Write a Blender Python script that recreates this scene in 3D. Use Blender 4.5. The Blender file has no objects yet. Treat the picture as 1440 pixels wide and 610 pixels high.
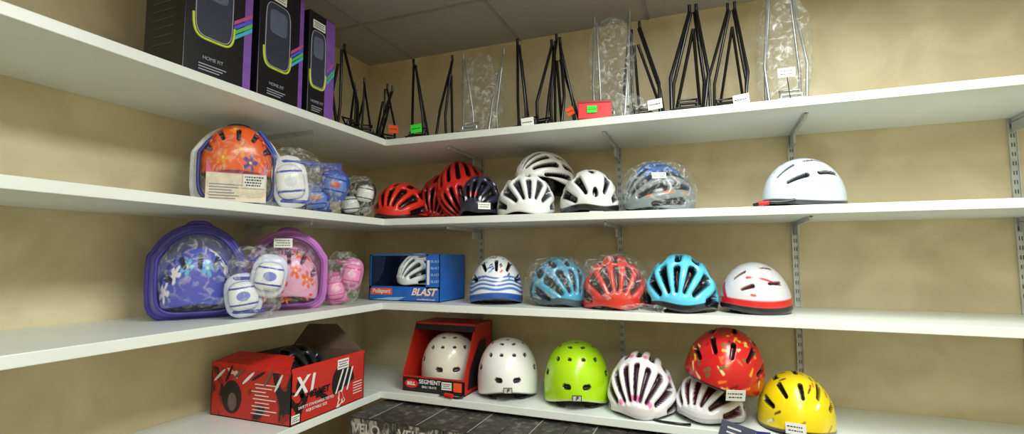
import bpy, math, random
import numpy as np
from mathutils import Matrix, Vector, Euler, noise as mnoise
rnd = random.Random(7)
S = bpy.context.scene
try:
    S.view_settings.view_transform = 'Standard'
    S.view_settings.look = 'None'
except Exception:
    pass
S.view_settings.exposure = 0.0

CAM = Vector((1.704, -2.196, 1.40))

def lin(c):
    r = []
    for v in c[:3]:
        v = v/255.0
        r.append(v/12.92 if v <= 0.04045 else ((v+0.055)/1.055)**2.4)
    return tuple(r)

# ------------------------------------------------------------------ materials
_m = {}
def mat(name, col, rough=0.5, metal=0.0, coat=0.0, var=0.12, scale=30.0, bump=0.0):
    if name in _m: return _m[name]
    m = bpy.data.materials.new(name); m.use_nodes = True
    nt = m.node_tree; b = nt.nodes['Principled BSDF']
    c = lin(col)
    tc = nt.nodes.new('ShaderNodeTexCoord')
    n = nt.nodes.new('ShaderNodeTexNoise'); n.inputs['Scale'].default_value = scale
    n.inputs['Detail'].default_value = 4
    nt.links.new(tc.outputs['Object'], n.inputs['Vector'])
    r = nt.nodes.new('ShaderNodeValToRGB')
    r.color_ramp.elements[0].position = 0.3; r.color_ramp.elements[1].position = 0.7
    r.color_ramp.elements[0].color = tuple(max(0, v*(1-var)) for v in c)+(1,)
    r.color_ramp.elements[1].color = tuple(min(1, v*(1+var)) for v in c)+(1,)
    nt.links.new(n.outputs['Fac'], r.inputs['Fac'])
    nt.links.new(r.outputs['Color'], b.inputs['Base Color'])
    b.inputs['Roughness'].default_value = rough
    b.inputs['Metallic'].default_value = metal
    b.inputs['Coat Weight'].default_value = coat
    if bump:
        bp = nt.nodes.new('ShaderNodeBump'); bp.inputs['Strength'].default_value = bump
        bp.inputs['Distance'].default_value = 0.01
        nt.links.new(n.outputs['Fac'], bp.inputs['Height'])
        nt.links.new(bp.outputs['Normal'], b.inputs['Normal'])
    _m[name] = m
    return m

def attr_mat(name, rough=0.28, coat=0.3):
    m = bpy.data.materials.new(name); m.use_nodes = True
    nt = m.node_tree; b = nt.nodes['Principled BSDF']
    a = nt.nodes.new('ShaderNodeAttribute'); a.attribute_name = 'Col'
    nt.links.new(a.outputs['Color'], b.inputs['Base Color'])
    b.inputs['Roughness'].default_value = rough
    b.inputs['Coat Weight'].default_value = coat
    b.inputs['Coat Roughness'].default_value = 0.12
    return m
M_HELM = attr_mat('helmet_paint')
M_FAB = attr_mat('nylon_vinyl', 0.35, 0.25)

def print_mat(name, stops, scale=(10, 10, 10), detail=3, rough=0.4, dist=0.0):
    m = bpy.data.materials.new(name); m.use_nodes = True
    nt = m.node_tree; b = nt.nodes['Principled BSDF']
    tc = nt.nodes.new('ShaderNodeTexCoord'); mp = nt.nodes.new('ShaderNodeMapping')
    mp.inputs['Scale'].default_value = scale
    n = nt.nodes.new('ShaderNodeTexNoise'); n.inputs['Scale'].default_value = 1
    n.inputs['Detail'].default_value = detail; n.inputs['Distortion'].default_value = dist
    nt.links.new(tc.outputs['Object'], mp.inputs['Vector']); nt.links.new(mp.outputs[0], n.inputs['Vector'])
    r = nt.nodes.new('ShaderNodeValToRGB'); r.color_ramp.interpolation = 'CONSTANT'
    while len(r.color_ramp.elements) < len(stops): r.color_ramp.elements.new(0.5)
    for e, (p, c) in zip(r.color_ramp.elements, stops):
        e.position = p; e.color = lin(c)+(1,)
    nt.links.new(n.outputs['Fac'], r.inputs['Fac']); nt.links.new(r.outputs[0], b.inputs['Base Color'])
    b.inputs['Roughness'].default_value = rough
    return m

def bag_mat():
    m = bpy.data.materials.new('clear_plastic_film'); m.use_nodes = True
    nt = m.node_tree; nt.nodes.clear()
    o = nt.nodes.new('ShaderNodeOutputMaterial'); mx = nt.nodes.new('ShaderNodeMixShader')
    tr = nt.nodes.new('ShaderNodeBsdfTransparent'); tr.inputs[0].default_value = (.98, .985, .98, 1)
    gl = nt.nodes.new('ShaderNodeBsdfPrincipled'); gl.inputs['Base Color'].default_value = (.8, .83, .81, 1)
    gl.inputs['Roughness'].default_value = 0.18
    gl.inputs['Specular IOR Level'].default_value = 1.0
    tc = nt.nodes.new('ShaderNodeTexCoord'); n = nt.nodes.new('ShaderNodeTexNoise')
    n.inputs['Scale'].default_value = 22; n.inputs['Detail'].default_value = 2.5; n.inputs['Distortion'].default_value = 2.2
    nt.links.new(tc.outputs['Object'], n.inputs['Vector'])
    r = nt.nodes.new('ShaderNodeValToRGB')
    r.color_ramp.elements[0].position = .50; r.color_ramp.elements[0].color = (.045, .045, .045, 1)
    r.color_ramp.elements[1].position = .72; r.color_ramp.elements[1].color = (.42, .42, .42, 1)
    bp = nt.nodes.new('ShaderNodeBump'); bp.inputs['Strength'].default_value = .7; bp.inputs['Distance'].default_value = .012
    nt.links.new(n.outputs['Fac'], r.inputs['Fac']); nt.links.new(n.outputs['Fac'], bp.inputs['Height'])
    nt.links.new(bp.outputs[0], gl.inputs['Normal'])
    nt.links.new(r.outputs[0], mx.inputs[0]); nt.links.new(tr.outputs[0], mx.inputs[1])
    nt.links.new(gl.outputs[0], mx.inputs[2]); nt.links.new(mx.outputs[0], o.inputs[0])
    return m
M_BAG = bag_mat()

BLK = mat('black_plastic', (22, 22, 24), .35)
STEEL = mat('black_tube_enamel', (22, 22, 25), .25, 0.2)
SILV = mat('silver_tube', (170, 173, 170), .3, .6)
PAPER = mat('paper_label', (235, 238, 232), .6, var=.03)
INK = mat('ink', (30, 30, 35), .6)
GRN = mat('green_tag', (60, 230, 60), .6, var=.03)
ORG = mat('orange_tag', (250, 90, 40), .6, var=.03)
WHT = mat('white_print', (232, 232, 232), .5, var=.03)

# ------------------------------------------------------------------ helpers
def link(o, parent=None):
    S.collection.objects.link(o)
    if parent is not None: o.parent = parent
    return o

def root(name, loc, rz=0.0):
    e = bpy.data.objects.new(name, None); e.empty_display_size = .05
    e.location = loc; e.rotation_euler = (0, 0, rz)
    return link(e)

def mesh_obj(name, verts, faces, m, parent=None, smooth=True, cols=None):
    me = bpy.data.meshes.new(name)
    me.from_pydata([tuple(v) for v in verts] if not isinstance(verts, np.ndarray) else verts.tolist(), [], faces)
    me.materials.append(m)
    if smooth: me.polygons.foreach_set('use_smooth', [True]*len(me.polygons))
    if cols is not None:
        ca = me.color_attributes.new('Col', 'FLOAT_COLOR', 'POINT')
        a = np.ones((len(verts), 4), dtype=np.float32); a[:, :3] = cols
        ca.data.foreach_set('color', a.ravel())
    me.update()
    o = bpy.data.objects.new(name, me)
    return link(o, parent)

def box(name, lo, hi, m, parent=None, bevel=.001):
    x0, y0, z0 = lo; x1, y1, z1 = hi
    v = [(x0, y0, z0), (x1, y0, z0), (x1, y1, z0), (x0, y1, z0), (x0, y0, z1), (x1, y0, z1), (x1, y1, z1), (x0, y1, z1)]
    f = [(0, 3, 2, 1), (4, 5, 6, 7), (0, 1, 5, 4), (1, 2, 6, 5), (2, 3, 7, 6), (3, 0, 4, 7)]
    o = mesh_obj(name, v, f, m, parent, smooth=False)
    if bevel:
        b = o.modifiers.new('b', 'BEVEL'); b.width = bevel; b.segments = 2
    return o

def multibox(name, boxes, m, parent=None):
    v = []; f = []
    for lo, hi in boxes:
        k = len(v); x0, y0, z0 = lo; x1, y1, z1 = hi
        v += [(x0, y0, z0), (x1, y0, z0), (x1, y1, z0), (x0, y1, z0), (x0, y0, z1), (x1, y0, z1), (x1, y1, z1), (x0, y1, z1)]
        f += [tuple(i+k for i in q) for q in [(0, 3, 2, 1), (4, 5, 6, 7), (0, 1, 5, 4), (1, 2, 6, 5), (2, 3, 7, 6), (3, 0, 4, 7)]]
    return mesh_obj(name, v, f, m, parent, smooth=False)

def plate(name, pts, th, m, parent=None):
    P = [Vector(p) for p in pts]; n = (P[1]-P[0]).cross(P[2]-P[1]).normalized()*th
    k = len(P); v = P+[p+n for p in P]
    f = [tuple(reversed(range(k))), tuple(range(k, 2*k))]
    for i in range(k): f.append((i, (i+1) % k, k+(i+1) % k, k+i))
    return mesh_obj(name, v, f, m, parent, smooth=False)

def tubes(name, lists, r, m, parent=None, smooth=False):
    cu = bpy.data.curves.new(name, 'CURVE'); cu.dimensions = '3D'
    cu.bevel_depth = r; cu.bevel_resolution = 3; cu.use_fill_caps = True
    for pts in lists:
        cyc = False
        if isinstance(pts, tuple): pts, cyc = pts
        if smooth:
            sp = cu.splines.new('NURBS'); sp.points.add(len(pts)-1)
            for p, q in zip(sp.points, pts): p.co = (*q, 1)
            sp.order_u = 3; sp.use_endpoint_u = not cyc; sp.use_cyclic_u = cyc; sp.resolution_u = 5
        else:
            sp = cu.splines.new('POLY'); sp.points.add(len(pts)-1)
            for p, q in zip(sp.points, pts): p.co = (*q, 1)
            sp.use_cyclic_u = cyc
    cu.materials.append(m)
    return link(bpy.data.objects.new(name, cu), parent)

def frame(pos, normal, up=(0, 0, 1), roll=0):
    z = Vector(normal).normalized(); x = Vector(up).cross(z).normalized(); y = z.cross(x)
    M = Matrix((x, y, z)).transposed().to_4x4(); M.translation = Vector(pos)
    return M @ Matrix.Rotation(math.radians(roll), 4, 'Z')

def label(parent, pos, normal, w=.045, h=.022, m=None, roll=0, lines=2, name='price_tag', up=(0, 0, 1)):
    M = frame(pos, normal, up, roll)
    o = box(name, (-w/2, -h/2, 0), (w/2, h/2, .0012), m or PAPER, parent, 0); o.matrix_local = M
    if lines:
        bs = []
        for i in range(lines):
            y = h*(.5-(i+1)/(lines+1)); ww = w*(.36 if i % 2 else .42)
            x = -ww
            while x < ww-.004:
                l = rnd.uniform(.003, .008); bs.append(((x, y-h*.05, .0011), (min(x+l, ww), y+h*.05, .0016))); x += l+.002
        b = multibox('tag_print', bs, INK, parent); b.matrix_local = M
    return o

def text(parent, s, size, m, pos, normal, roll=0, name='lettering', sx=1.0, shear=0.0, bold=0.0):
    cu = bpy.data.curves.new(name, 'FONT'); cu.body = s; cu.size = size; cu.extrude = .0004
    cu.align_x = 'CENTER'; cu.align_y = 'CENTER'; cu.shear = shear; cu.offset = bold
    cu.materials.append(m)
    o = link(bpy.data.objects.new(name, cu), parent)
    o.matrix_local = frame(Vector(pos)+Vector(normal).normalized()*.0012, normal, (0, 0, 1), roll) @ Matrix.Scale(sx, 4, (1, 0, 0))
    return o

def bag(parent, c, r, seed=0, amp=.13, zmin=0.0, name='plastic_bag', e=.72):
    NT, NP = 64, 36; v = []; f = []
    for j in range(NP+1):
        ph = math.pi*j/NP
        for i in range(NT):
            th = 2*math.pi*i/NT
            d = Vector((math.sin(ph)*math.cos(th), math.sin(ph)*math.sin(th), math.cos(ph)))
            k = 1+amp*mnoise.noise(d*2.6+Vector((seed*3.1, 0, 0)))+amp*.5*abs(mnoise.noise(d*7+Vector((0, seed, 0))))
            p = Vector([math.copysign(abs(q)**e, q) for q in d])*k
            v.append((c[0]+p.x*r[0], c[1]+p.y*r[1], max(zmin+.001, c[2]+p.z*r[2])))
    for j in range(NP):
        for i in range(NT):
            a = j*NT+i; b = j*NT+(i+1) % NT
            f.append((a, a+NT, b+NT, b))
    return mesh_obj(name, v, f, M_BAG, parent)

# ------------------------------------------------------------------ helmets
def dab(a, b):
    a = math.radians(a); b = math.radians(b)
    return np.array((math.sin(a)*math.cos(b), -math.sin(b), math.cos(a)*math.cos(b)))
def dae(az, el):
    az = math.radians(az); el = math.radians(el)
    return np.array((math.sin(az)*math.cos(el), -math.cos(az)*math.cos(el), math.sin(el)))
def seg(A, B, r0, r1, c=None): return (A, B, r0, r1, c)
def mir(rows, k=1.0):
    out = []
    for (a, b0, b1, r0, r1) in rows:
        for s in ((1,) if a == 0 else (1, -1)):
            out.append(seg(dab(a*s, b0), dab(a*s*(1.0 if abs(b1) < abs(b0) else .95), b1), r0*k, r1*k))
    return out
ROAD = mir([(0, 64, 34, .05, .10), (0, 18, -8, .09, .09), (0, -26, -55, .09, .06),
            (28, 62, 28, .05, .125), (28, 8, -16, .11, .095), (28, -32, -60, .095, .06),
            (54, 54, 18, .06, .135), (54, -2, -26, .12, .10), (54, -42, -66, .09, .06),
            (79, 36, 4, .07, .115), (79, -14, -42, .11, .07)])
ROADF = mir([(0, 66, 24, .045, .085), (0, 4, -50, .08, .065),
             (22, 66, 26, .045, .09), (22, 4, -52, .085, .065),
             (44, 62, 20, .045, .10), (44, -2, -54, .09, .065),
             (65, 50, 8, .055, .105), (65, -12, -50, .095, .065),
             (86, 30, -20, .06, .085)])
KID = mir([(0, 48, 30, .045, .06), (0, 4, -16, .055, .055), (32, 40, 18, .045, .06), (32, 2, -26, .055, .05),
           (62, 34, 14, .05, .07), (62, -4, -34, .06, .05), (0, -38, -58, .05, .04)], 1.2)
SKATE = []
for s in (1, -1):
    SKATE += [seg(dae(14*s, 8), dae(22*s, 8.5), .062, .062), seg(dae(44*s, 40), dae(48*s, 41), .05, .045),
              seg(dae(66*s, 20), dae(72*s, 20), .06, .06), seg(dae(20*s, 62), dae(28*s, 63), .042, .042),
              seg(dae(14*s, 42), dae(18*s, 42), .04, .04), seg(dae(75*s, 60), dae(82*s, 60), .042, .042),
              seg(dae(100*s, 45), dae(106*s, 45), .045, .045), seg(dae(150*s, 50), dae(154*s, 50), .045, .04),
              seg(dae(160*s, 18), dae(168*s, 18), .055, .055)]
SKATE += [seg(dae(-5, 78), dae(5, 78), .035, .035)]

def capd(n, A, B, r0, r1):
    AB = B-A; L = max(float(AB@AB), 1e-9)
    t = np.clip(((n-A)@AB)/L, 0, 1)[:, None]; q = A+t*AB; q /= np.linalg.norm(q, axis=1)[:, None]
    return np.linalg.norm(n-q, axis=1)-(r0+(r1-r0)*t[:, 0])

def helmet(name, x, y, z, yaw=0, rx=0, ry=0, dims=(.122, .14, .135), kind='road', slots=ROAD, base=(230, 230, 230),
           vent=(12, 12, 14), bands=(), decals=(), depth=.024, tag=None, bagged=False, strap=True, NT=250, NP=84,
           tagsize=(.05, .026), rootobj=None, inner=(18, 18, 20), logo=False):
    hx, hy, hz = dims
    th = np.linspace(0, 2*np.pi, NT, endpoint=False); t = np.linspace(0, 1, NP+1)[1:]
    T, TH = np.meshgrid(t, th, indexing='ij'); T = T.ravel(); TH = TH.ravel()
    f = -np.sin(TH); side = np.abs(np.cos(TH))
    if kind == 'skate': pm = 102-4*f+8*side**2
    elif kind == 'kid': pm = 97-5*f+5*side**2
    else: pm = 93-6*f+3*side**2+4*np.sin(TH*4+.5)*.5
    ph = np.radians(T*pm); sp = np.sin(ph)
    s2 = np.where(ph > np.pi/2, 1-.25*(1-sp), sp)
    n = np.stack((sp*np.cos(TH), sp*np.sin(TH), np.cos(ph)), 1)
    d = np.full(len(T), 9.0)
    for (A, B, r0, r1, _) in slots: d = np.minimum(d, capd(n, A, B, r0, r1))
    mask = np.clip(-d/.04, 0, 1); mask = mask*mask*(3-2*mask)
    rim = np.clip((d)/.06, 0, 1)
    P = np.stack((hx*s2*np.cos(TH), hy*s2*np.sin(TH), hz*np.cos(ph)), 1)
    if kind == 'skate':
        bulk = 1+.035*np.sin(np.minimum(ph, np.pi/2)*2)**2
        P *= bulk[:, None]
    yn = P[:, 1]/hy
    P[:, 0] *= np.where(yn > 0, 1-.16*yn**2, 1-.06*yn**2)
    nn = n/np.array((hx, hy, hz)); nn /= np.linalg.norm(nn, axis=1)[:, None]
    if kind == 'road':
        P[:, 1] += np.where(yn > 0, .018*yn**2, 0)*(hy/.14)
        P += nn*(.006*rim*np.clip((1-T)/.15, 0, 1))[:, None]
    P -= nn*(mask*depth)[:, None]
    lip = np.clip((T-.965)/.035, 0, 1)
    P[:, :2] *= (1-.035*lip**2)[:, None]
    col = np.tile(np.array(lin(base)), (len(T), 1))
    def blend(mk, c):
        nonlocal col
        mk = np.clip(mk, 0, 1)[:, None]; col = col*(1-mk)+np.array(lin(c))*mk
    for (A, B, r0, r1, c) in decals:
        blend(.5-capd(n, A, B, r0, r1)/.016, c)
    for bd in bands:
        t0, t1, c = bd[:3]
        amp = bd[3] if len(bd) > 3 else 0
        tt = T+amp*np.sin(TH*5)
        blend(np.minimum((tt-t0)/.012+.5, (t1-tt)/.012+.5), c)
    blend(.5-d/.012, vent)
    verts = [(0, 0, hz)]
    pv = any(capd(np.array([[0, 0, 1.0]]), s[0], s[1], s[2], s[3])[0] < -.03 for s in slots)
    polec = lin(vent) if pv else tuple(col[:NT].mean(0))
    if pv: verts = [(0, 0, hz-depth)]
    V = [np.array(verts), P]; C = [np.array([polec]), col]
    last = P[-NT:]; rings = 10; th1 = TH[-NT:]; pml = np.radians(pm[-NT:])
    for k in range(rings):
        u = k/(rings-1)
        if k == 0: R = last*np.array((.92, .93, 1))
        else:
            phk = pml*(1-u*.97); sc = .80
            R = np.stack((hx*sc*np.sin(np.minimum(phk, np.pi/2))*np.cos(th1), hy*sc*np.sin(np.minimum(phk, np.pi/2))*np.sin(th1), hz*sc*np.cos(phk)), 1)
        V.append(R); C.append(np.tile(np.array(lin(inner)), (NT, 1)))
    V = np.concatenate(V); C = np.concatenate(C)
    F = [(0, 1+i, 1+(i+1) % NT) for i in range(NT)]
    tot = NP+rings
    for j in range(tot-1):
        o = 1+j*NT
        for i in range(NT):
            b = (i+1) % NT
            F.append((o+i, o+NT+i, o+NT+b, o+b))
    fc = math.atan2(CAM.x-x, y-CAM.y)
    R = Euler((0, 0, fc+math.radians(yaw))).to_matrix() @ Euler((math.radians(rx), math.radians(ry), 0)).to_matrix()
    Rn = np.array(R)
    V = V@Rn.T
    zl = V[:, 2].min(); V[:, 2] -= zl
    if rootobj is None: rt = root(name, (x, y, z+.0005))
    else: rt = rootobj
    mesh_obj('shell', V, F, M_HELM, rt, cols=C)
    ext = V.max(0); lo = V.min(0)
    def surf(az, el, off=.004):
        dd = dae(az, el); k = np.array((hx, hy, hz))
        p = dd*k; nrm = dd/k
        p = Rn@p; nrm = Rn@(nrm/np.linalg.norm(nrm))
        p = p+nrm*off; p[2] -= zl
        return Vector(p), Vector(nrm)
    if tag:
        p, nr = surf(tag[0], tag[1], .009)
        label(rt, p, nr, *tagsize)
    if logo:
        p, nr = surf(0, -4, .004)
        label(rt, p, nr, .034, .022, m=INK, lines=0, name='badge')
        label(rt, p+nr*.0006, nr, .029, .017, m=mat('badge_grey', (190, 190, 185)), lines=0, name='badge_face')
        text(rt, 'F', .018, INK, p+nr*.001, nr, bold=.0008, shear=.2)
    if strap:
        sg = []
        for s in (1, -1):
            p0 = surf(60*s, -6, -.022)[0]; p1 = surf(35*s, -6, -.02)[0]
            z0 = .004
            sg.append([tuple(p0), (p0.x*.9+p1.x*.1, p0.y*.9+p1.y*.1, max(z0, p0.z-.03)), (p1.x, p1.y, z0), (p1.x*.6, p1.y*.9, z0)])
        tubes('chin_strap', sg, .004, BLK, rt, smooth=True)
    if bagged:
        c = (ext+lo)/2; e_ = (ext-lo)/2
        bag(rt, (c[0], c[1], ext[2]*.46), (e_[0]*1.03, e_[1]*1.03, ext[2]*.57), seed=rnd.random()*9, amp=.12, e=.88)
    return rt, surf

Z1, Z2, Z3, Z4 = 1.90, 1.56, 1.21, .85

# ------------------------------------------------------------------ room
def plaster():
    m = bpy.data.materials.new('plaster_wall'); m.use_nodes = True
    nt = m.node_tree; b = nt.nodes['Principled BSDF']
    tc = nt.nodes.new('ShaderNodeTexCoord')
    n = nt.nodes.new('ShaderNodeTexNoise'); n.inputs['Scale'].default_value = 5.0; n.inputs['Detail'].default_value = 8; n.inputs['Distortion'].default_value = .8
    w = nt.nodes.new('ShaderNodeTexNoise'); w.inputs['Scale'].default_value = 28; w.inputs['Detail'].default_value = 5; w.inputs['Distortion'].default_value = 2.0
    nt.links.new(tc.outputs['Object'], n.inputs['Vector']); nt.links.new(tc.outputs['Object'], w.inputs['Vector'])
    r = nt.nodes.new('ShaderNodeValToRGB'); r.color_ramp.elements[0].position = .32; r.color_ramp.elements[1].position = .68
    r.color_ramp.elements[0].color = lin((200, 187, 150))+(1,); r.color_ramp.elements[1].color = lin((220, 208, 172))+(1,)
    nt.links.new(n.outputs['Fac'], r.inputs['Fac'])
    nt.links.new(r.outputs[0], b.inputs['Base Color']); b.inputs['Roughness'].default_value = .65
    bp = nt.nodes.new('ShaderNodeBump'); bp.inputs['Strength'].default_value = .18; bp.inputs['Distance'].default_value = .004
    nt.links.new(w.outputs['Fac'], bp.inputs['Height']); nt.links.new(bp.outputs[0], b.inputs['Normal'])
    return m
PL = plaster()
XR, YF, H = 3.3, -3.6, 2.44
box('wall_back', (-.1, 0, 0), (XR+.1, .1, H), PL, bevel=0)
box('wall_left', (-.1, YF, 0), (0, 0, H), PL, bevel=0)
box('wall_right', (XR, YF, 0), (XR+.1, 0, H), PL, bevel=0)
box('wall_front', (-.1, YF-.1, 0), (XR+.1, YF, H), PL, bevel=0)
box('floor', (-.1, YF-.1, -.1), (XR+.1, .1, 0), mat('floor_vinyl', (150, 145, 135), .5, scale=6), bevel=0)
box('ceiling', (-.1, YF-.1, H), (XR+.1, .1, H+.1), mat('ceiling_tile', (172, 168, 160), .9, scale=60, var=.06), bevel=0)
gb = []
for i in range(6):
    xx = .28+.6*i
    if xx < XR: gb.append(((xx-.008, YF, H-.003), (xx+.008, 0, H)))
for i in range(6):
    yy = -.42-.6*i
    if yy > YF: gb.append(((0, yy-.008, H-.0035), (XR, yy+.008, H)))
multibox('trim_1', gb, mat('ceiling_grid_metal', (150, 147, 140), .5))

SH = mat('white_laminate', (228, 234, 228), .3, var=.03, scale=5)
BR = mat('painted_steel', (192, 196, 194), .4, .2)
SLOT = mat('slot_shadow_grey', (90, 92, 90), .6)
TH_ = .028
ups_x = [.683, 1.345, 2.01, 2.675]; ups_y = [-.75, -1.42, -2.1, -2.75]
for z in (Z1, Z2, Z3, Z4):
    r = root('wall_shelf', (0, 0, z))
    box('board', (.0, -.43, -TH_), (XR-.001, -.001, 0), SH, r, .002)
    bl = []
    for x in ups_x:
        bl.append(((x-.004, -.34, -TH_-.016), (x+.004, -.012, -TH_)))
        bl.append(((x-.009, -.34, -TH_-.003), (x+.009, -.012, -TH_)))
        bl.append(((x-.004, -.10, -TH_-.05), (x+.004, -.012, -TH_-.014)))
    multibox('brackets', bl, BR, r)
    r = root('wall_shelf', (0, 0, z))
    box('board', (.001, YF+.3, -TH_), (.43, -.431, 0), SH, r, .002)
    bl = []
    for y in ups_y[:1]+ups_y[2:]:
        bl.append(((.012, y-.004, -TH_-.016), (.34, y+.004, -TH_)))
        bl.append(((.012, y-.004, -TH_-.05), (.10, y+.004, -TH_-.014)))
    multibox('brackets', bl, BR, r)
for x in ups_x:
    r = root('shelf_upright', (x, 0, 0))
    for i, (a, b_) in enumerate([(.3, Z4-TH_-.001), (Z4+.001, Z3-TH_-.001), (Z3+.001, Z2-TH_-.001), (Z2+.001, Z1-TH_-.001)]):
        multibox('channel', [((-.012, -.011, a), (-.009, 0, b_)), ((.009, -.011, a), (.012, 0, b_)), ((-.009, -.006, a), (.009, 0, b_))], BR, r)
        sl = []; zz = a+.02
        while zz < b_-.03:
            sl.append(((-.005, -.0068, zz), (-.002, -.0058, zz+.014))); sl.append(((.002, -.0068, zz), (.005, -.0058, zz+.014))); zz += .032
        multibox('slots', sl, SLOT, r)

for (lx, ly, pw) in ((2.05, -1.35, 44), (2.0, -2.9, 34)):
    r = root('ceiling_light', (lx, ly, H-.005))
    multibox('housing', [((-.32, -.62, -.03), (.32, -.60, 0)), ((-.32, .60, -.03), (.32, .62, 0)), ((-.32, -.6, -.03), (-.30, .6, 0)), ((.30, -.6, -.03), (.32, .6, 0)), ((-.3, -.6, -.006), (.3, .6, 0))], WHT, r)
    L = bpy.data.lights.new('tube_glow', 'AREA'); L.shape = 'RECTANGLE'; L.size = .56; L.size_y = 1.15; L.energy = pw
    L.color = (.97, 1.0, .97)
    o = link(bpy.data.objects.new('tube_glow', L), r); o.location = (0, 0, -.02)
w = bpy.data.worlds.new('World'); S.world = w; w.use_nodes = True
w.node_tree.nodes['Background'].inputs[0].default_value = (.8, .85, .9, 1); w.node_tree.nodes['Background'].inputs[1].default_value = .3

# ------------------------------------------------------------------ shelf 4 (lowest visible), back wall
def slotdecal(rows, c): return [(s[0], s[1], s[2], s[3], c) for s in mir(rows)]

def display_carton():
    X0, Y0 = .505, -.385
    r = root('boxed_skate_helmet', (X0, Y0, Z4+.0005))
    W, D, Hh = .285, .27, .268
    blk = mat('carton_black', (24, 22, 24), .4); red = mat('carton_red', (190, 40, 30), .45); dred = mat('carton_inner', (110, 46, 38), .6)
    box('base', (0, 0, 0), (W, D, .003), blk, r, 0)
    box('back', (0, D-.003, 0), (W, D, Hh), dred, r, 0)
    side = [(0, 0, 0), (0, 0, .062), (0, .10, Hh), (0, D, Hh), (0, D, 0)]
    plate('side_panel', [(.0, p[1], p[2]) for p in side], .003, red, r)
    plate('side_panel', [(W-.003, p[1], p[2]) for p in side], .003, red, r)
    for xq in (-.001, W+.0005):
        plate('side_print', [(xq, .03, .02), (xq, .05, .10), (xq, .14, .2), (xq, .2, .2), (xq, .2, .02)], .0006, blk, r)
    box('top', (0, .10, Hh-.003), (W, D, Hh), red, r, 0)
    plate('header', [(0, .10, Hh), (0, .088, Hh-.03), (W, .088, Hh-.03), (W, .10, Hh)], .003, blk, r)
    plate('header_edge', [(0, .0995, Hh), (0, .0965, Hh-.008), (W, .0965, Hh-.008), (W, .0995, Hh)], .006, red, r)
    box('front_lip', (0, 0, 0), (W, .003, .062), blk, r, 0)
    box('lip_edge', (0, -.0005, .057), (W, .0035, .063), red, r, 0)
    text(r, 'SEGMENT', .023, WHT, (.128, -.0003, .042), (0, -1, 0), bold=.0004)
    text(r, 'BIKE / SKATE', .012, WHT, (.125, -.0003, .022), (0, -1, 0))
    label(r, (.205, -.0003, .034), (0, -1, 0), .045, .03, lines=3)
    box('orange_sticker', (.236, -.001, .015), (.272, 0, .05), ORG, r, 0)
    v = [(.042+.032*math.cos(a), -.001, .032+.017*math.sin(a)) for a in [i*2*math.pi/32 for i in range(32)]]
    plate('badge', v, .0008, mat('badge_red', (220, 30, 25), .4), r)
    text(r, 'BELL', .019, WHT, (.042, -.0018, .032), (0, -1, 0), bold=.0006)
    h = root('helmet_holder', (.146, .138, .012)); h.parent = r
    helmet('x', X0+.146, Y0+.138, Z4, yaw=-5, dims=(.122, .118, .158), kind='skate', slots=SKATE, base=(222, 220, 206), vent=(50, 48, 44), depth=.012, strap=False, rootobj=h, inner=(40, 40, 40))
    return r
display_carton()

helmet('skate_helmet', .925, -.265, Z4, yaw=0, dims=(.122, .14, .163), kind='skate', slots=SKATE, base=(240, 240, 238), vent=(34, 34, 36), depth=.014, strap=True, logo=True, bands=[(.985, 1.1, (120, 130, 120))])
helmet('skate_helmet', 1.213, -.270, Z4, yaw=0, dims=(.125, .14, .168), kind='skate', slots=SKATE, base=(176, 226, 14), vent=(30, 36, 10), depth=.014, strap=True, logo=True, bands=[(.97, 1.1, (215, 232, 150))])
helmet('road_bike_helmet', 1.460, -.290, Z4, yaw=-10, rx=12, dims=(.118, .138, .178), slots=ROADF, base=(244, 240, 244), vent=(58, 34, 50),
       decals=slotdecal([(11, 66, -50, .06, .06), (54, 60, -50, .05, .05)], (242, 130, 185)), bands=[(.93, 1.1, (228, 226, 232))])
helmet('road_bike_helmet', 1.690, -.285, Z4, yaw=-25, rx=6, ry=0, dims=(.108, .125, .138), slots=ROAD, base=(232, 232, 236), vent=(90, 36, 42),
       decals=[seg(dae(-20, -3), dae(60, 0), .06, .05, (190, 30, 30))], bands=[(.92, 1.1, (190, 190, 195))])
flow = []
for i in range(80):
    az = rnd.uniform(-110, 110); el = rnd.uniform(-8, 85)
    c = rnd.choice([(235, 170, 40), (60, 110, 60), (250, 120, 40), (240, 210, 150), (120, 15, 20), (240, 90, 60)])
    A = dae(az, el); B = dae(az+rnd.uniform(-12, 12), el+rnd.uniform(-8, 8)); flow.append(seg(A, B, .015, .035, c))
helmet('child_helmet', 1.735, -.315, Z4+.100, yaw=4, rx=14, ry=14, dims=(.124, .14, .150), kind='kid', slots=KID, base=(196, 26, 28), vent=(40, 8, 10), decals=flow,
       tag=(14, 0), tagsize=(.058, .036), bands=[(.955, 1.1, (60, 15, 15))], strap=False)
flow2 = []
for i in range(30):
    az = rnd.uniform(-120, 120); el = rnd.uniform(-5, 80)
    c = rnd.choice([(200, 30, 30), (90, 60, 30), (240, 240, 230), (190, 120, 20)])
    flow2.append(seg(dae(az, el), dae(az+8, el+5), .02, .03, c))
helmet('child_helmet', 1.948, -.295, Z4, yaw=12, rx=6, dims=(.112, .13, .146), kind='kid', slots=KID, base=(238, 214, 20), vent=(50, 40, 20), decals=flow2,
       tag=(-14, 6), tagsize=(.055, .034), bands=[(.95, 1.1, (40, 35, 30))])
r = root('hang_tag_card', (1.775, -.436, Z4-.045))
o = box('card', (-.07, -.002, -.02), (.03, 0, .07), mat('grey_card', (78, 82, 104), .5), r, 0); o.rotation_euler = (.0, .25, 0)
o = box('card_blue', (.045, -.004, .0), (.085, -.002, .06), mat('blue_card', (50, 50, 130), .5), r, 0)
tubes('cord', [[(-.02, -.002, .06), (-.02, .004, .050), (0, .03, .048)]], .0015, BLK, r)
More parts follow.
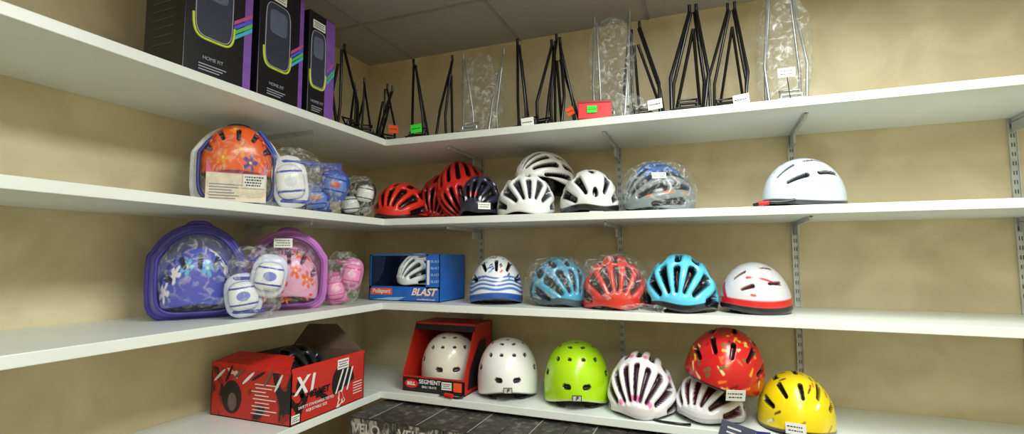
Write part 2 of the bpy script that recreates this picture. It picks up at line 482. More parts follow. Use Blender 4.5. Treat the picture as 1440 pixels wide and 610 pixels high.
pm_ = multibox('print', [((-.05, -.0027, .02+k*.015), (.01-.01*k, -.002, .025+k*.015)) for k in range(3)], WHT, r); pm_.rotation_euler = (0, .25, 0)
r = root('cable_lock', (.745, -.412, Z4+.006))
pts = [(.05*math.cos(a)*(1+.1*math.sin(3*a)), .012*math.sin(a), .003*math.sin(2*a)+.002) for a in [i*2*math.pi/20 for i in range(20)]]
tubes('cable', [(pts, True)], .004, BLK, r, smooth=True)
tubes('lock_body', [[(-.02, -.012, .006), (.015, -.018, .006)]], .009, mat('lock_red', (200, 30, 30), .4), r)
r = root('chin_strap_loop', (1.56, -.395, Z4+.004))
tubes('webbing', [[(-.06, 0, 0), (-.04, -.02, 0), (.02, -.03, .002), (.05, -.025, .0), (.07, -.03, .004)]], .004, BLK, r, smooth=True)

# ------------------------------------------------------------------ shelf 3 back
def blue_carton():
    X0, Y0, W, D, Hh = .295, -.345, .355, .23, .200
    r = root('boxed_bike_helmet', (X0, Y0, Z3+.0005))
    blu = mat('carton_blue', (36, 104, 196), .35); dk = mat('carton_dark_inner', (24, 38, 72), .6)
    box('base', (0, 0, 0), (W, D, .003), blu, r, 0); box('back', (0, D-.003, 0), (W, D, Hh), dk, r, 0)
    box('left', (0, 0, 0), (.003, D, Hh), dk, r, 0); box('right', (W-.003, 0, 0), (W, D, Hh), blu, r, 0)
    box('front_band', (0, 0, 0), (W, .003, .062), blu, r, 0)
    box('front_panel', (.288, 0, .055), (W, .003, Hh), blu, r, 0)
    box('front_top', (0, 0, Hh-.006), (.30, .003, Hh), blu, r, 0)
    box('front_left', (0, 0, .05), (.012, .003, Hh), blu, r, 0)
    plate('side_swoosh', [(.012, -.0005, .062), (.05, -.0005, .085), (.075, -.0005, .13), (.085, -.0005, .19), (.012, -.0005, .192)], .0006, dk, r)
    plate('swoosh', [(.02, -.001, .004), (.15, -.001, .003), (.19, -.001, .018), (.10, -.001, .014)], .0006, mat('light_blue', (150, 200, 235), .4), r)
    box('logo_band', (.01, -.001, .026), (.12, 0, .054), ORG, r, 0)
    text(r, 'Polisport', .025, WHT, (.065, -.0012, .041), (0, -1, 0), bold=.0006, shear=.2)
    text(r, 'BLAST', .042, mat('orange_ink', (230, 120, 50), .5), (.277, -.0006, .038), (0, -1, 0), shear=.4, bold=.002)
    text(r, 'BLAST', .042, WHT, (.276, .0004, .040), (0, -1, 0), bold=.0008, shear=.4).location.y -= .0012
    text(r, 'www.bikehelmet.com', .010, WHT, (.29, -.0003, .010), (0, -1, 0))
    for k in range(4):
        text(r, 'BLAST', .015, mat('pale_blue_ink', (170, 205, 240), .5), (.333, -.0003, .085+k*.028), (0, -1, 0))
    box('picture', (.294, -.0008, .072), (.306, 0, .175), WHT, r, 0)
    h = root('helmet_holder', (.195, .105, .062)); h.parent = r
    helmet('x', X0+.195, Y0+.105, Z3+.05, yaw=-58, rx=8, dims=(.092, .102, .122), slots=ROADF, base=(232, 240, 244), vent=(74, 92, 104), strap=False, rootobj=h)
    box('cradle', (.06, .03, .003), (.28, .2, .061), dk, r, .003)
blue_carton()
sp = []
for i in range(44):
    az = rnd.uniform(-110, 110); el = rnd.uniform(22, 85); c = rnd.choice([(40, 90, 190), (210, 60, 60), (40, 60, 140), (90, 170, 220)])
    sp.append(seg(dae(az, el), dae(az+6, el+3), .02, .03, c))
helmet('child_helmet', .872, -.262, Z3, yaw=0, rx=2, dims=(.110, .128, .160), kind='kid', slots=KID, base=(232, 236, 240), decals=sp,
       bands=[(.64, .67, (60, 110, 190), .02), (.70, .73, (60, 110, 190), .02), (.76, .79, (50, 100, 190), .02), (.82, .86, (60, 120, 200), .02), (.90, 1.1, (40, 85, 165))])
helmet('road_bike_helmet', 1.135, -.245, Z3, yaw=28, rx=16, dims=(.11, .135, .15), slots=ROAD, base=(76, 160, 196), vent=(20, 40, 55), bagged=True, bands=[(.88, 1.1, (60, 80, 90))])
helmet('road_bike_helmet', 1.362, -.275, Z3, yaw=5, rx=10, dims=(.116, .135, .168), slots=ROAD, base=(212, 56, 44), vent=(80, 30, 28), bagged=True)
helmet('road_bike_helmet', 1.602, -.275, Z3, yaw=-6, rx=10, dims=(.122, .14, .172), slots=ROAD, base=(95, 205, 240), vent=(6, 8, 14), depth=.028,
       bands=[(.90, 1.1, (18, 22, 30))])
helmet('bike_helmet', 1.846, -.265, Z3, yaw=-68, rx=5, dims=(.10, .116, .142), kind='kid', slots=mir([(30, 42, 22, .03, .05), (60, 36, 18, .03, .06), (30, -4, -22, .03, .05), (60, -8, -30, .035, .06), (0, 40, 20, .03, .03)]),
       base=(206, 206, 212), vent=(120, 60, 66), bands=[(.82, .91, (200, 35, 40)), (.91, 1.1, (30, 28, 32))], decals=[seg(dae(60, 42), dae(110, 30), .04, .03, (190, 60, 70)), seg(dae(0, 30), dae(20, 10), .10, .06, (200, 50, 50)), seg(dae(66, 16), dae(72, 15), .03, .03, (190, 60, 60))])
r = root('plastic_wrapper', (1.485, -.40, Z3)); bag(r, (0, 0, .012), (.06, .02, .014), seed=4, amp=.5)

# ------------------------------------------------------------------ shelf 2 back
helmet('road_bike_helmet', .406, -.262, Z2, yaw=-28, rx=10, dims=(.118, .14, .15), slots=ROAD, base=(228, 50, 36), vent=(30, 10, 12), bands=[(.93, 1.1, (50, 14, 14))])
helmet('road_bike_helmet', .540, -.135, Z2, yaw=-10, rx=44, ry=14, dims=(.105, .128, .14), slots=ROADF, base=(165, 24, 26), vent=(20, 8, 10), strap=False)
helmet('road_bike_helmet', .675, -.170, Z2, yaw=-25, rx=62, ry=-22, dims=(.116, .148, .135), slots=ROADF, base=(215, 38, 32), vent=(30, 8, 10), strap=False)
helmet('road_bike_helmet', .826, -.315, Z2, yaw=-20, rx=6, dims=(.088, .105, .152), slots=ROAD, base=(44, 44, 66), vent=(10, 10, 12),
       decals=slotdecal([(14, 60, -50, .06, .06)], (215, 35, 35))+slotdecal([(42, 60, -50, .055, .055)], (225, 225, 230)), tag=(30, 10))
helmet('road_bike_helmet', 1.015, -.29, Z2, yaw=6, rx=10, dims=(.115, .135, .152), slots=ROAD, base=(236, 238, 238), vent=(60, 64, 68))
helmet('road_bike_helmet', 1.060, -.175, Z2+.105, yaw=-50, rx=-4, ry=-8, dims=(.108, .14, .138), slots=ROADF, base=(236, 236, 234), vent=(12, 12, 13), strap=False)
helmet('road_bike_helmet', 1.270, -.27, Z2, yaw=10, rx=10, dims=(.110, .138, .152), slots=mir([(0, 62, -40, .10, .09), (34, 54, 20, .06, .12), (36, 4, -40, .11, .06), (66, 44, 4, .08, .13), (66, -14, -46, .10, .06)]),
       base=(228, 230, 230), vent=(14, 14, 16), tag=(0, -2), bands=[(.9, 1.1, (30, 30, 32))])
helmet('road_bike_helmet', 1.525, -.25, Z2, yaw=-62, rx=6, dims=(.112, .130, .165), slots=ROADF, base=(126, 134, 138), vent=(24, 28, 34), bagged=True,
       decals=[seg(dae(60, 66), dae(130, 66), .42, .42, (40, 90, 165)), seg(dae(50, 15), dae(120, 12), .035, .03, (205, 120, 60))], tag=(75, 40), strap=True)
helmet('bike_helmet', 2.005, -.27, Z2, yaw=-55, rx=4, dims=(.108, .135, .142), kind='kid', slots=mir([(26, 50, 26, .04, .06), (56, 44, 18, .04, .07), (26, 8, -20, .05, .06), (56, 0, -30, .055, .06), (0, 46, 20, .03, .03)]),
       base=(205, 216, 228), vent=(60, 62, 70), bands=[(.93, 1.1, (60, 60, 70))])
r = root('chin_strap_loop', (1.90, -.385, Z2+.007))
tubes('webbing', [[(-.06, -.01, 0), (-.02, -.02, .01), (.02, -.02, .004), (.06, -.015, .012)]], .006, BLK, r, smooth=True)
tubes('buckle', [[(-.045, -.02, .004), (-.015, -.024, .006)]], .007, mat('lock_red', (200, 30, 30)), r)

# ------------------------------------------------------------------ bulged soft goods
def bulge(name, w, h, d, parent, painter, m=None, M=None, n_lo=5, n_hi=2.0, back=.5, NT=150, NR=46, seed=0):
    V = []; C = []; zc = h*.5
    def outl(a):
        cx, sz = math.cos(a), math.sin(a)
        n = n_hi+(n_lo-n_hi)*max(0, min(1, .5-sz*1.2))
        return (w/2*math.copysign(abs(cx)**(2/n), cx), h/2*math.copysign(abs(sz)**(2/n), sz))
    O = [outl(2*math.pi*i/NT) for i in range(NT)]
    prof = []
    for j in range(NR+1):
        u = j/NR
        prof.append((math.sin(u*math.pi/2)**.9, -d*(1-back)*math.cos(u*math.pi/2)**.8 if u < 1 else 0, u))
    for j in range(1, 10):
        u = j/9; prof.append((math.cos(u*math.pi/2)**.35 if u < 1 else 0.001, d*back*math.sin(u*math.pi/2), 1+u))
    for (s, y, u) in prof:
        for (ox, oz) in O:
            x, z = ox*s, oz*s
            k = mnoise.noise(Vector((x*18+seed, z*18, y*10)))*.004
            V.append((x, y+k, z+zc)); C.append(painter(x/(w/2), (z+zc)/h, u))
    F = []
    for j in range(len(prof)-1):
        for i in range(NT):
            a = j*NT+i; b = j*NT+(i+1) % NT; F.append((a, b, b+NT, a+NT))
    o = mesh_obj(name, np.array(V), F, m or M_FAB, parent, cols=np.array([lin(c) for c in C]))
    if M is not None: o.matrix_local = M
    return o, O

def backpack(name, x, y, z, w, h, d, rz, painter, trim, trim2, hel, lettering=None, low=None, gus=None):
    """clear-front child's backpack: coloured tub, helmet inside, piping frame and glossy film front"""
    r = root(name, (x, y, z+.001), math.radians(rz))
    o, O = bulge('tub', w, h, d*.60, r, painter, back=.7)
    o.location = (0, d*.12, 0)
    hz = h/2
    tubes('piping', [([(a*1.005, -.004, b+hz) for a, b in O[::3]], True)], .0085, trim, r)
    tubes('piping_front', [([(a*.86, -d*.36, b*.86+hz) for a, b in O[::3]], True)], .0055, trim2, r)
    tubes('piping_back', [([(a*.97, d*.30, b*.97+hz) for a, b in O[::3]], True)], .004, trim2, r)
    tubes('handle', [[(-.04, 0, h*.96), (-.03, 0, h+.008), (0, -.002, h+.012), (.03, 0, h+.008), (.04, 0, h*.96)]], .007, trim2, r, smooth=True)
    tubes('shoulder_strap', [[(s*w*.25, d*.5, h*.9), (s*w*.33, d*.62, h*.6), (s*w*.38, d*.6, h*.25), (s*w*.3, d*.45, h*.06)] for s in (1, -1)], .010, trim, r, smooth=True)
    V = []; F = []; n = len(O)
    for a, b in O: V += [(a, -.004, b+hz), (a*.86, -d*.36, b*.86+hz)]
    for i in range(n):
        j = (i+1) % n; F.append((2*i, 2*i+1, 2*j+1, 2*j))
    mesh_obj('gusset', V, F, gus or M_BAG, r)
    bulge('clear_front', w*.85, h*.86, d*.92, r, lambda *a: (255, 255, 255), m=M_BAG, back=.0, NR=14, M=Matrix.Translation((0, -d*.02, h*.07)), NT=80)
    hh = root('helmet_inside', (0, -d*.16, hel['z'])); hh.parent = r
    fc = math.atan2(CAM.x-0, 0-CAM.y)
    helmet('x', 0, 0, 0, yaw=-math.degrees(fc), rx=hel.get('rx', 10), dims=hel['dims'], kind='kid', slots=KID, base=hel['base'], vent=hel['vent'], decals=hel['decals'], strap=False, rootobj=hh, NT=200, NP=70)
    if low:
        box('insert_card', (-w*.34, -d*.48, h*.06), (w*.34, -d*.46, h*low[0]), low[1], r, .001)
        bs = []
        for k in range(6): bs.append(((-w*.30, -d*.485, h*.09+k*.009), (-w*.30+rnd.uniform(.05, .10), -d*.48, h*.09+k*.009+.0035)))
        multibox('insert_print', bs, low[2], r)
        box('insert_band', (-w*.34, -d*.487, h*(low[0]-.12)), (w*.34, -d*.48, h*low[0]), low[3], r, 0)
    if lettering: text(r, lettering[0], lettering[1], lettering[2], lettering[3], (0, -1, .15), name='lettering', bold=.0006)
    return r

def fdec(cs, n, seed=1, k=1.0):
    g = random.Random(seed); out = []
    pts = []
    while len(pts) < n:
        az = g.uniform(-70, 70); el = g.uniform(4, 66)
        if all(math.hypot(az-p[0], el-p[1]) > 22 for p in pts): pts.append((az, el))
        elif g.random() < .01: n -= 1
    for (az, el) in pts:
        c = g.choice(cs)
        for q in range(5):
            a = q*72; out.append(seg(dae(az, el), dae(az+10*k*math.cos(math.radians(a)), el+9*k*math.sin(math.radians(a))), .035*k, .055*k, c))
        out.append(seg(dae(az, el), dae(az+.5, el), .035*k, .035*k, (255, 225, 120)))
    return out
def flowers(r, lst, yy):
    for k, (fx, fz, s, c) in enumerate(lst):
        pts = [(fx+s*(.65+.35*math.cos(5*a))*math.cos(a), yy, fz+s*(.65+.35*math.cos(5*a))*math.sin(a)) for a in [i*2*math.pi/40 for i in range(40)]]
        plate('flower_print', pts, .0008, mat('flower_%d_%d_%d' % c, c, .4), r)
def pink_paint(x, z, u):
    if u > 1: return (176, 100, 180)
    return (216, 150, 214) if u > .8 else (226, 150, 206)
PINK = mat('pink_piping', (190, 118, 200), .35); PINK2 = mat('lilac_piping', (140, 76, 160), .35); PINKG = mat('pink_vinyl', (206, 146, 208), .3, coat=.4)
r = backpack('child_backpack', .262, -.780, Z3, .262, .28, .17, 48, pink_paint, PINK, PINK2,
             dict(z=.03, dims=(.108, .078, .165), base=(238, 170, 206), vent=(110, 50, 110), rx=6,
                  decals=fdec([(238, 84, 40), (240, 100, 50), (56, 44, 120), (235, 80, 60)], 8, seed=4)),
             lettering=('PROTECTION', .026, mat('dark_violet_ink', (60, 40, 90)), (0, -.088, .205)), gus=PINKG)
flowers(r, [(-.075, .055, .020, (238, 84, 40)), (-.005, .042, .018, (240, 96, 44)), (.060, .055, .022, (236, 70, 60)), (-.038, .10, .017, (60, 40, 110)), (.078, .10, .014, (235, 90, 60))], -.084)
label(r, (-.02, -.080, .237), (0, -1, .35), .06, .035, lines=3)
def blue_paint(x, z, u):
    if u > 1: return (60, 55, 130)
    return (104, 92, 196) if u > .8 else (120, 124, 210)
BLUP = mat('indigo_piping', (66, 56, 150), .4); BLUG = mat('indigo_vinyl', (98, 92, 190), .3, coat=.4)
backpack('child_backpack', .210, -1.09, Z3, .25, .285, .14, 58, blue_paint, BLUP, BLUP,
         dict(z=.03, dims=(.10, .066, .16), base=(70, 80, 190), vent=(30, 34, 100), decals=fdec([(90, 180, 230), (230, 230, 245)], 6, seed=2)), gus=BLUG)
def orange_paint(x, z, u):
    if u > 1: return (120, 130, 190)
    return (226, 200, 190) if u < .8 else (222, 226, 236)
WP = mat('white_piping', (228, 230, 236), .4); NV = mat('navy_piping', (55, 60, 140), .4); WG = mat('white_vinyl', (214, 218, 228), .3, coat=.4)
r = backpack('child_backpack', .225, -.975, Z2, .255, .272, .155, 50, orange_paint, WP, NV,
             dict(z=.105, dims=(.108, .074, .142), base=(246, 98, 24), vent=(60, 18, 26), decals=fdec([(250, 150, 40), (200, 40, 24), (60, 60, 150)], 6, seed=7)),
             low=(.52, mat('insert_cream', (236, 222, 200), .5), mat('insert_grey', (140, 140, 150), .5), mat('insert_pink', (222, 90, 140), .5)), gus=WG)
label(r, (.05, -.078, .085), (0, -1, 0), .065, .045, lines=4)
tubes('blue_webbing', [[(.112, -.02, .03), (.125, -.045, .12), (.11, -.05, .20), (.06, -.045, .262)]], .007, mat('blue_webbing', (50, 80, 190), .5), r, smooth=True)

def pads(name, x, y, z, rz, w, h, c1, c2, c3, header=True, n=2, seed=0, c4=None):
    r = root(name, (x, y, z+.001), math.radians(rz))
    def fab(px, pz, u):
        return c1 if u < .9 else c3
    def cap(px, pz, u):
        if u > .86: return c3
        if .25 < abs(pz-.5) < .31: return c3
        if (px/.45)**2+((pz-.5)/.16)**2 < 1: return c4 or c2
        return c2
    for i in range(n):
        hh = h*(.62 if n > 1 else .9); ox = (-.16+.32*i)*w if n > 1 else 0; oz = (h-hh-.01)*i*.8+.004
        M = Matrix.Translation((ox, -.014*i, oz)) @ Matrix.Rotation(math.radians((-8, 10)[i % 2]), 4, 'Y')
        bulge('pad_fabric', w*.70, hh, .04, r, fab, M=M, n_lo=3, n_hi=2.6, NT=70, NR=18, seed=i+seed)
        M2 = M @ Matrix.Translation((0, -.014, hh*.16))
        bulge('pad_cap', w*.56, hh*.66, .045, r, cap, M=M2, n_lo=3.2, n_hi=2.6, NT=90, NR=36, back=.3, seed=i)
        tubes('strap', [[(-w*.33+ox, .005, hh*f+oz), (-w*.2+ox, -.012, hh*f+oz), (w*.2+ox, -.012, hh*f+oz), (w*.33+ox, .005, hh*f+oz)] for f in (.13, .87)], .006, BLK if sum(c3) < 200 else mat('strap_%d' % c3[2], c3), r)
    bag(r, (0, -.01, h*.5), (w*.53, .05, h*.52), seed=seed+2, amp=.1)
    if header:
        box('header_card', (-w*.4, -.004, h*.90), (w*.4, -.002, h*1.05), mat('card_'+str(int(c3[0])), c3 if sum(c3) > 200 else (90, 90, 120), .5), r, 0)
    return r
pads('knee_pad_set', .375, -.875, Z2, 48, .165, .205, (235, 236, 240), (240, 242, 246), (60, 84, 190), n=1, header=False, seed=1, c4=(214, 220, 232))
pads('knee_pad_set', .30, -.645, Z2, 46, .155, .20, (50, 80, 190), (100, 140, 220), (40, 46, 150), n=2, seed=3, c4=(200, 70, 60))
pads('knee_pad_set', .325, -.475, Z2, 40, .125, .175, (40, 40, 45), (225, 228, 228), (20, 20, 22), n=2, seed=5, header=False)
pads('knee_pad_set', .380, -1.02, Z3, 50, .15, .22, (205, 212, 232), (232, 235, 242), (70, 70, 170), n=2, seed=7, header=False, c4=(120, 130, 210))
pads('knee_pad_set', .345, -.575, Z3, 40, .125, .205, (200, 120, 170), (238, 150, 200), (215, 90, 160), n=2, seed=9, header=False, c4=(250, 190, 220))

# ------------------------------------------------------------------ red open carton, left shelf 4
RP = print_mat('carton_print_red', [(0, (25, 20, 22)), (.40, (150, 28, 26)), (.44, (196, 44, 36)), (.63, (222, 216, 210)), (.66, (190, 44, 36))], (9, 9, 5), 4, .4, 1.0)
RP2 = print_mat('carton_print_red_b', [(0, (30, 22, 22)), (.34, (200, 46, 38)), (.70, (225, 220, 215)), (.72, (200, 46, 38))], (8, 9, 9), 3, .4, .6)
r = root('helmet_carton', (0, 0, Z4+.0005))
x0, x1, y0, y1, hh = .06, .424, -.905, -.535, .182
redm = mat('carton_red2', (214, 40, 32), .4); ccin = mat('raw_cardboard', (104, 88, 70), .8)
multibox('bottom', [((x0, y0, 0), (x1, y1, .003))], ccin, r)
box('panel_side', (x0, y0, 0), (x1, y0+.003, hh), RP, r, 0)
box('panel_front', (x1-.003, y0, 0), (x1, y1, hh), RP2, r, 0)
box('panel_wall', (x0, y0, 0), (x0+.003, y1, hh), ccin, r, 0)
box('panel_rear', (x0, y1-.003, 0), (x1, y1, hh), ccin, r, 0)
box('rim', (x1-.004, y0-.001, hh-.012), (x1+.001, y1, hh+.001), redm, r, 0)
box('rim_side', (x0, y0-.001, hh-.016), (x1, y0+.004, hh+.001), redm, r, 0)
plate('flap_rear', [(x0, y1, hh), (x0+.05, y1+.03, hh+.085), (x1-.17, y1+.035, hh+.09), (x1-.01, y1, hh)], .003, ccin, r)
plate('flap_side', [(x0, y0+.003, hh), (x0+.02, y0+.09, hh+.022), (x1-.08, y0+.09, hh+.022), (x1-.01, y0+.003, hh)], .003, redm, r)
X = (1, 0, 0)
INKB = mat('carton_black_ink', (26, 22, 24), .45)
def ell(nm, face, c, a, b, m, rot=0, half=False, off=.0008):
    pts = []
    for i in range(28):
        t = i*2*math.pi/28; u = a*math.cos(t); v_ = b*math.sin(t)
        if half and v_ < -b*.25: v_ = -b*.25
        u, v_ = u*math.cos(rot)-v_*math.sin(rot), u*math.sin(rot)+v_*math.cos(rot)
        if face == 'x': pts.append((x1+off, c[0]+u, c[1]+v_))
        else: pts.append((c[0]+u, y0-off, c[1]+v_))
    return plate(nm, pts, .0008, m, r)
ell('print_helmet', 'x', (-.655, .085), .06, .07, INKB, .3, True)
for k in range(3):
    plate('print_streak', [(x1+.002, -.700+k*.030, .055), (x1+.002, -.692+k*.030, .055), (x1+.002, -.655+k*.026, .135), (x1+.002, -.663+k*.026, .135)], .0006, WHT, r)
for k in range(3):
    ell('print_swirl', 'x', (-.875+.012*k, .12-.02*k), .010, .022, INKB, .4*k)
text(r, 'X1', .08, WHT, (x1+.001, -.845, .12), X, bold=.002, shear=.2)
text(r, 'HELMET', .03, INKB, (x1+.001, -.785, .085), X, bold=.0012, shear=.2)
text(r, 'SAFETY STANDARDS TESTED', .013, WHT, (x1+.001, -.79, .050), X)
text(r, 'ADJUSTABLE SIZE', .013, WHT, (x1+.001, -.79, .034), X)
label(r, (x1+.0018, -.66, .155), X, .06, .035, lines=3)
label(r, (x1+.001, -.885, .02), X, .035, .026, lines=3)
for k in range(5):
    plate('print_lines', [(x1+.0006, -.60, .03+k*.01), (x1+.0006, -.55, .03+k*.01), (x1+.0006, -.55, .033+k*.01), (x1+.0006, -.60, .033+k*.01)], .0005, WHT, r)
ell('print_head', 'y', (.16, .07), .045, .055, INKB)
ell('print_face', 'y', (.165, .055), .02, .03, mat('ink_grey', (110, 90, 86)), off=.0018)
bs = []
for k in range(9):
    xx = .25+rnd.uniform(0, .02)
    bs.append(((xx, y0-.0008, .025+k*.012), (xx+rnd.uniform(.06, .11), y0, .028+k*.012)))
multibox('print_copy', bs, WHT, r)
for k in range(7):
    a = rnd.uniform(-.3, .3); cx_, cz_ = .10+k*.045, .145+rnd.uniform(-.012, .010)
    ell('print_splash', 'y', (cx_, cz_), .034, .005, (WHT, INKB, mat('ink_grey', (110, 90, 86)))[k % 3], a+.8, off=.0010+.0006*(k % 3))
h = root('helmet_holder', (.22, -.68, .03)); h.parent = r
helmet('x', .22, -.68, Z4, yaw=30, dims=(.115, .135, .150), slots=ROAD, base=(34, 34, 38), strap=False, rootobj=h)

# ------------------------------------------------------------------ stacked cartons below
TOPM = print_mat('carton_dark_top', [(0, (46, 44, 42)), (.5, (66, 64, 60)), (.62, (104, 100, 94))], (40, 40, 40), 5, .5)
SIDEM = print_mat('carton_dark_side', [(0, (60, 58, 56)), (.48, (100, 98, 94)), (.56, (160, 158, 150))], (60, 20, 30), 4, .5)
r = root('stacked_shoe_carton', (0, 0, 0))
xs = .435
GI = mat('faded_white_ink', (190, 188, 180), .5)
for c_ in range(8):
    wdt = .195
    xa, xb = xs+c_*(wdt+.004), xs+c_*(wdt+.004)+wdt
    for k in range(4):
        za, zb = .003+k*.202, .003+k*.202+.199
        box('carton', (xa, -.63, za), (xb, -.28, zb), SIDEM, r, .002)
        if k == 3:
            box('lid', (xa-.001, -.632, zb-.004), (xb+.001, -.279, zb+.002), TOPM, r, .001)
            multibox('tape', [((xa+.09, -.6325, zb+.0018), (xa+.094, -.279, zb+.0026))], mat('tape', (150, 148, 140)), r)
            text(r, 'VELO', .05, GI, ((xa+xb)/2-.02, -.6305, zb-.04), (0, -1, 0), bold=.001)
            text(r, 'HELMET SERIES', .02, GI, ((xa+xb)/2, -.6305, zb-.08), (0, -1, 0))

# ------------------------------------------------------------------ top shelf
def tall_box(y0, y1, h_, x0=.24, x1=.412, rz=0, pw=.026):
    r = root('retail_box', ((x0+x1)/2, (y0+y1)/2, Z1+.0005), math.radians(rz))
    a, b = (x1-x0)/2, (y1-y0)/2
    bk = mat('glossy_black_card', (22, 22, 30), .3); pu = mat('purple_card', (126, 84, 176), .45)
    box('carton', (-a, -b, 0), (a, b, h_), bk, r, .002)
    box('purple_end', (-a-.0005, b-.0002, .004), (a, b+.0006, h_-.004), pu, r, 0)
    box('purple_edge', (a-.0006, b-pw, .004), (a+.0008, b, h_-.004), pu, r, 0)
    xx = a+.0006
    cx, cz, ww, wh = -.018, h_*.55, b*.54, h_*.27
    def rr(w_, h__, n=5, dz=0):
        return [(xx, cx+w_*math.copysign(abs(math.cos(t))**(2/n), math.cos(t)), cz+dz+h__*math.copysign(abs(math.sin(t))**(2/n), math.sin(t))) for t in [i*2*math.pi/48 for i in range(48)]]
    plate('print_window', rr(ww, wh), .0005, mat('grey_ink', (58, 62, 80), .3), r)
    tubes('print_outline', [(rr(ww, wh), True)], .0016, mat('silver_ink', (160, 165, 180), .4), r)
    plate('print_screen', [(q[0]+.0006, q[1], q[2]) for q in rr(ww*.7, wh*.38, 5, wh*.42)], .0005, mat('screen_ink', (96, 104, 130), .3), r)
    low = [p for p in rr(ww*1.12, wh*1.06) if p[2] < cz-wh*.45]
    low.sort(key=lambda p: math.atan2(p[2]-cz, p[1]-cx))
    tubes('print_accent', [low], .0035, mat('lime_ink', (205, 220, 60), .4), r)
    for k, c in enumerate([(60, 190, 220), (90, 190, 90), (80, 90, 220), (190, 80, 150)]):
        plate('print_stripe', [(xx+.001, b*.40, h_*(.34+.038*k)), (xx+.001, b*.99, h_*(.46+.038*k)), (xx+.001, b*.99, h_*(.49+.038*k)), (xx+.001, b*.40, h_*(.37+.038*k))], .0008, mat('stripe%d' % k, c), r)
    text(r, 'HOME FIT', .014, mat('silver_ink', (150, 155, 170)), (a, cx, h_*.13), X)
    bs = [((a+.0001, cx-b*.4, h_*(.04+.02*k)), (a+.0009, cx+b*(.2+.1*k), h_*(.047+.02*k))) for k in range(3)]
    multibox('print_copy', bs, mat('silver_ink', (150, 155, 170)), r)
    label(r, (a+.001, cx, h_*.88), X, .06, .03, lines=3)
    multibox('side_print', [((-a*.6, -b-.0008, h_*(.2+.06*k)), (a*.5, -b, h_*(.21+.06*k))) for k in range(8)], mat('grey_ink', (62, 66, 80)), r)
    return r
tall_box(-1.305, -1.100, .40, rz=-2); tall_box(-1.080, -.892, .39, rz=2, pw=.018); tall_box(-.866, -.738, .375, pw=.046)

def rack(x, y, rz=0, hgt=.38, m=STEEL, spread=.055, spread2=.095, lean=0, tag=None, name='bicycle_luggage_rack', bagged=False, L=.30, lx=0, th=.005):
    r = root(name, (x, y, Z1+.008), math.radians(rz))
    w = .055; a = L/2; ls = []
    ls.append(([(-w, -a, 0), (w, -a, 0), (w, a, 0), (-w, a, 0)], True))
    ls.append([(0, -a, 0), (0, a, 0)])
    for yy in (-.08, .03, .1): ls.append([(-w, yy, 0), (w, yy, 0)])
    for s in (1, -1):
        tx, ty, tz = s*spread2+lx, lean, hgt
        ls.append([(s*w, -.09, .0), (s*(spread+.01)+lx*.3, -.07+lean*.3, hgt*.35), (tx, ty, tz)])
        ls.append([(s*w, .04, .0), (s*(spread+.0)+lx*.3, .02+lean*.3, hgt*.35), (tx-s*.006, ty+.008, tz)])
        if m is STEEL: ls.append([(s*w, .12, .0), (tx-s*.012, ty+.02, tz-.06)])
        ls.append([(tx, ty, tz), (tx, ty-.003, tz+.025)])
    tubes('frame', ls, th, m, r)
    tubes('clamp_plate', [[(-.04, -a-.012, .004), (.04, -a-.012, .004)], [(-.03, -a-.012, .018), (.03, -a-.012, .018)], [(-.03, -a-.012, .004), (-.03, -a-.012, .018)], [(.03, -a-.012, .004), (.03, -a-.012, .018)]], .005, m, r)
    tubes('spring_clip', [[(-.025, -a, .0), (-.03, -a+.02, .04), (.03, -a+.02, .04), (.025, -a, .0)]], .004, m, r)
    box('reflector_mount', (-.035, a, -.002), (.035, a+.006, .035), BLK, r, .002)
    if tag: label(r, (tag[1], -a-.02, tag[2]), (0, -1, 0), .05, .036, m=tag[0], roll=tag[3] if len(tag) > 3 else 5, lines=1)
    if bagged: bag(r, (0, 0, hgt*.5), (.085, .10, hgt*.50), seed=x*7, amp=.14)
    return r
rack(.545, -.245, 8, .38, tag=(GRN, 0, .03), th=.006)
rack(.80, -.245, 5, .37, SILV, bagged=True)
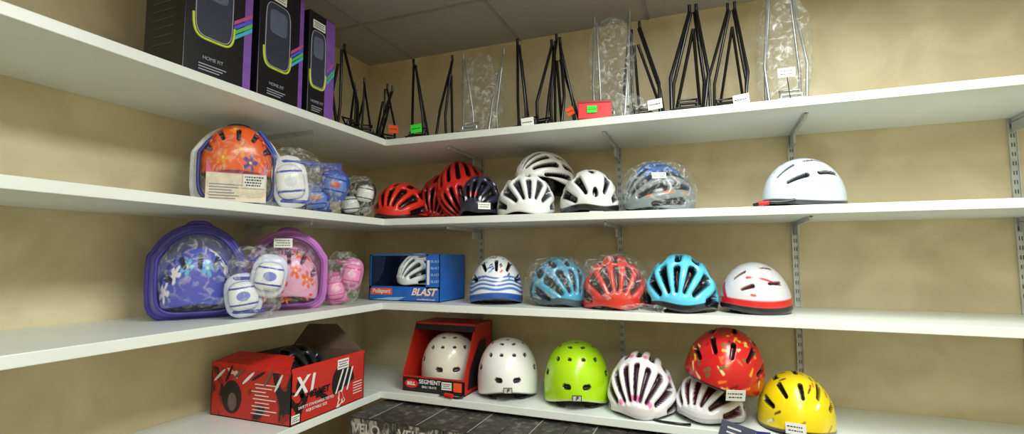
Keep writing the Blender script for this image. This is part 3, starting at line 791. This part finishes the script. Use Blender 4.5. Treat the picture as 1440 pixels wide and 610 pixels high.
rack(1.045, -.235, 6, .40, lx=.0, spread2=.085, tag=(PAPER, .0, .01), th=.006)
rack(1.135, -.20, -14, .38, spread2=.02, lean=-.03, th=.0065)
rack(1.365, -.24, 0, .44, SILV, bagged=True, spread2=.07)
rack(1.50, -.22, -4, .40, spread2=.02, lx=-.05, tag=(PAPER, .05, .03), th=.006)
rack(1.640, -.24, 3, .42, spread2=.012, lx=.03, th=.0065)
rack(1.785, -.20, -6, .42, STEEL, spread2=.012, lx=.02, tag=(PAPER, .05, .02), th=.0055)
rack(1.965, -.22, 0, .42, SILV, bagged=True, spread2=.04)
rack(.29, -.60, 82, .36, spread2=.05, L=.22, th=.006); rack(.25, -.27, 65, .30, spread2=.06, tag=(ORG, .0, .06)); rack(.33, -.44, 35, .22, spread2=.08, L=.2, lx=.03)
r = root('reflector_box', (1.325, -.405, Z1+.001), math.radians(12))
box('carton', (-.06, -.018, 0), (.06, .02, .065), mat('bright_red_card', (215, 30, 30), .4), r, .002)
box('flap', (-.06, -.02, .058), (.06, .022, .066), mat('dark_red_card', (150, 22, 25), .4), r, .001)
label(r, (-.01, -.021, .034), (0, -1, 0), .035, .026, m=GRN, lines=1)
r = root('plastic_wrapper', (1.44, -.395, Z1)); bag(r, (0, 0, .035), (.05, .028, .04), seed=2, amp=.5)
r = root('price_card', (1.235, -.41, Z1+.001)); label(r, (0, 0, .04), (0, -1, 0), .028, .03, m=ORG, roll=20, lines=1)
tubes('tie', [[(0, .003, .04), (.01, .01, .0)]], .0015, INK, r)
r = root('price_card', (1.93, -.41, Z1+.001)); label(r, (0.02, 0, .09), (0, -1, 0), .05, .03, lines=2); tubes('tie', [[(0.02, .003, .09), (.03, .01, .0)]], .0015, INK, r)

# ------------------------------------------------------------------ camera
cd = bpy.data.cameras.new('camera'); cd.sensor_width = 36; cd.lens = 705/1440*36; cd.clip_start = .02
co = bpy.data.objects.new('camera', cd); S.collection.objects.link(co)
co.location = CAM; co.rotation_euler = (math.radians(94.54), 0, math.radians(21.5))
S.camera = co
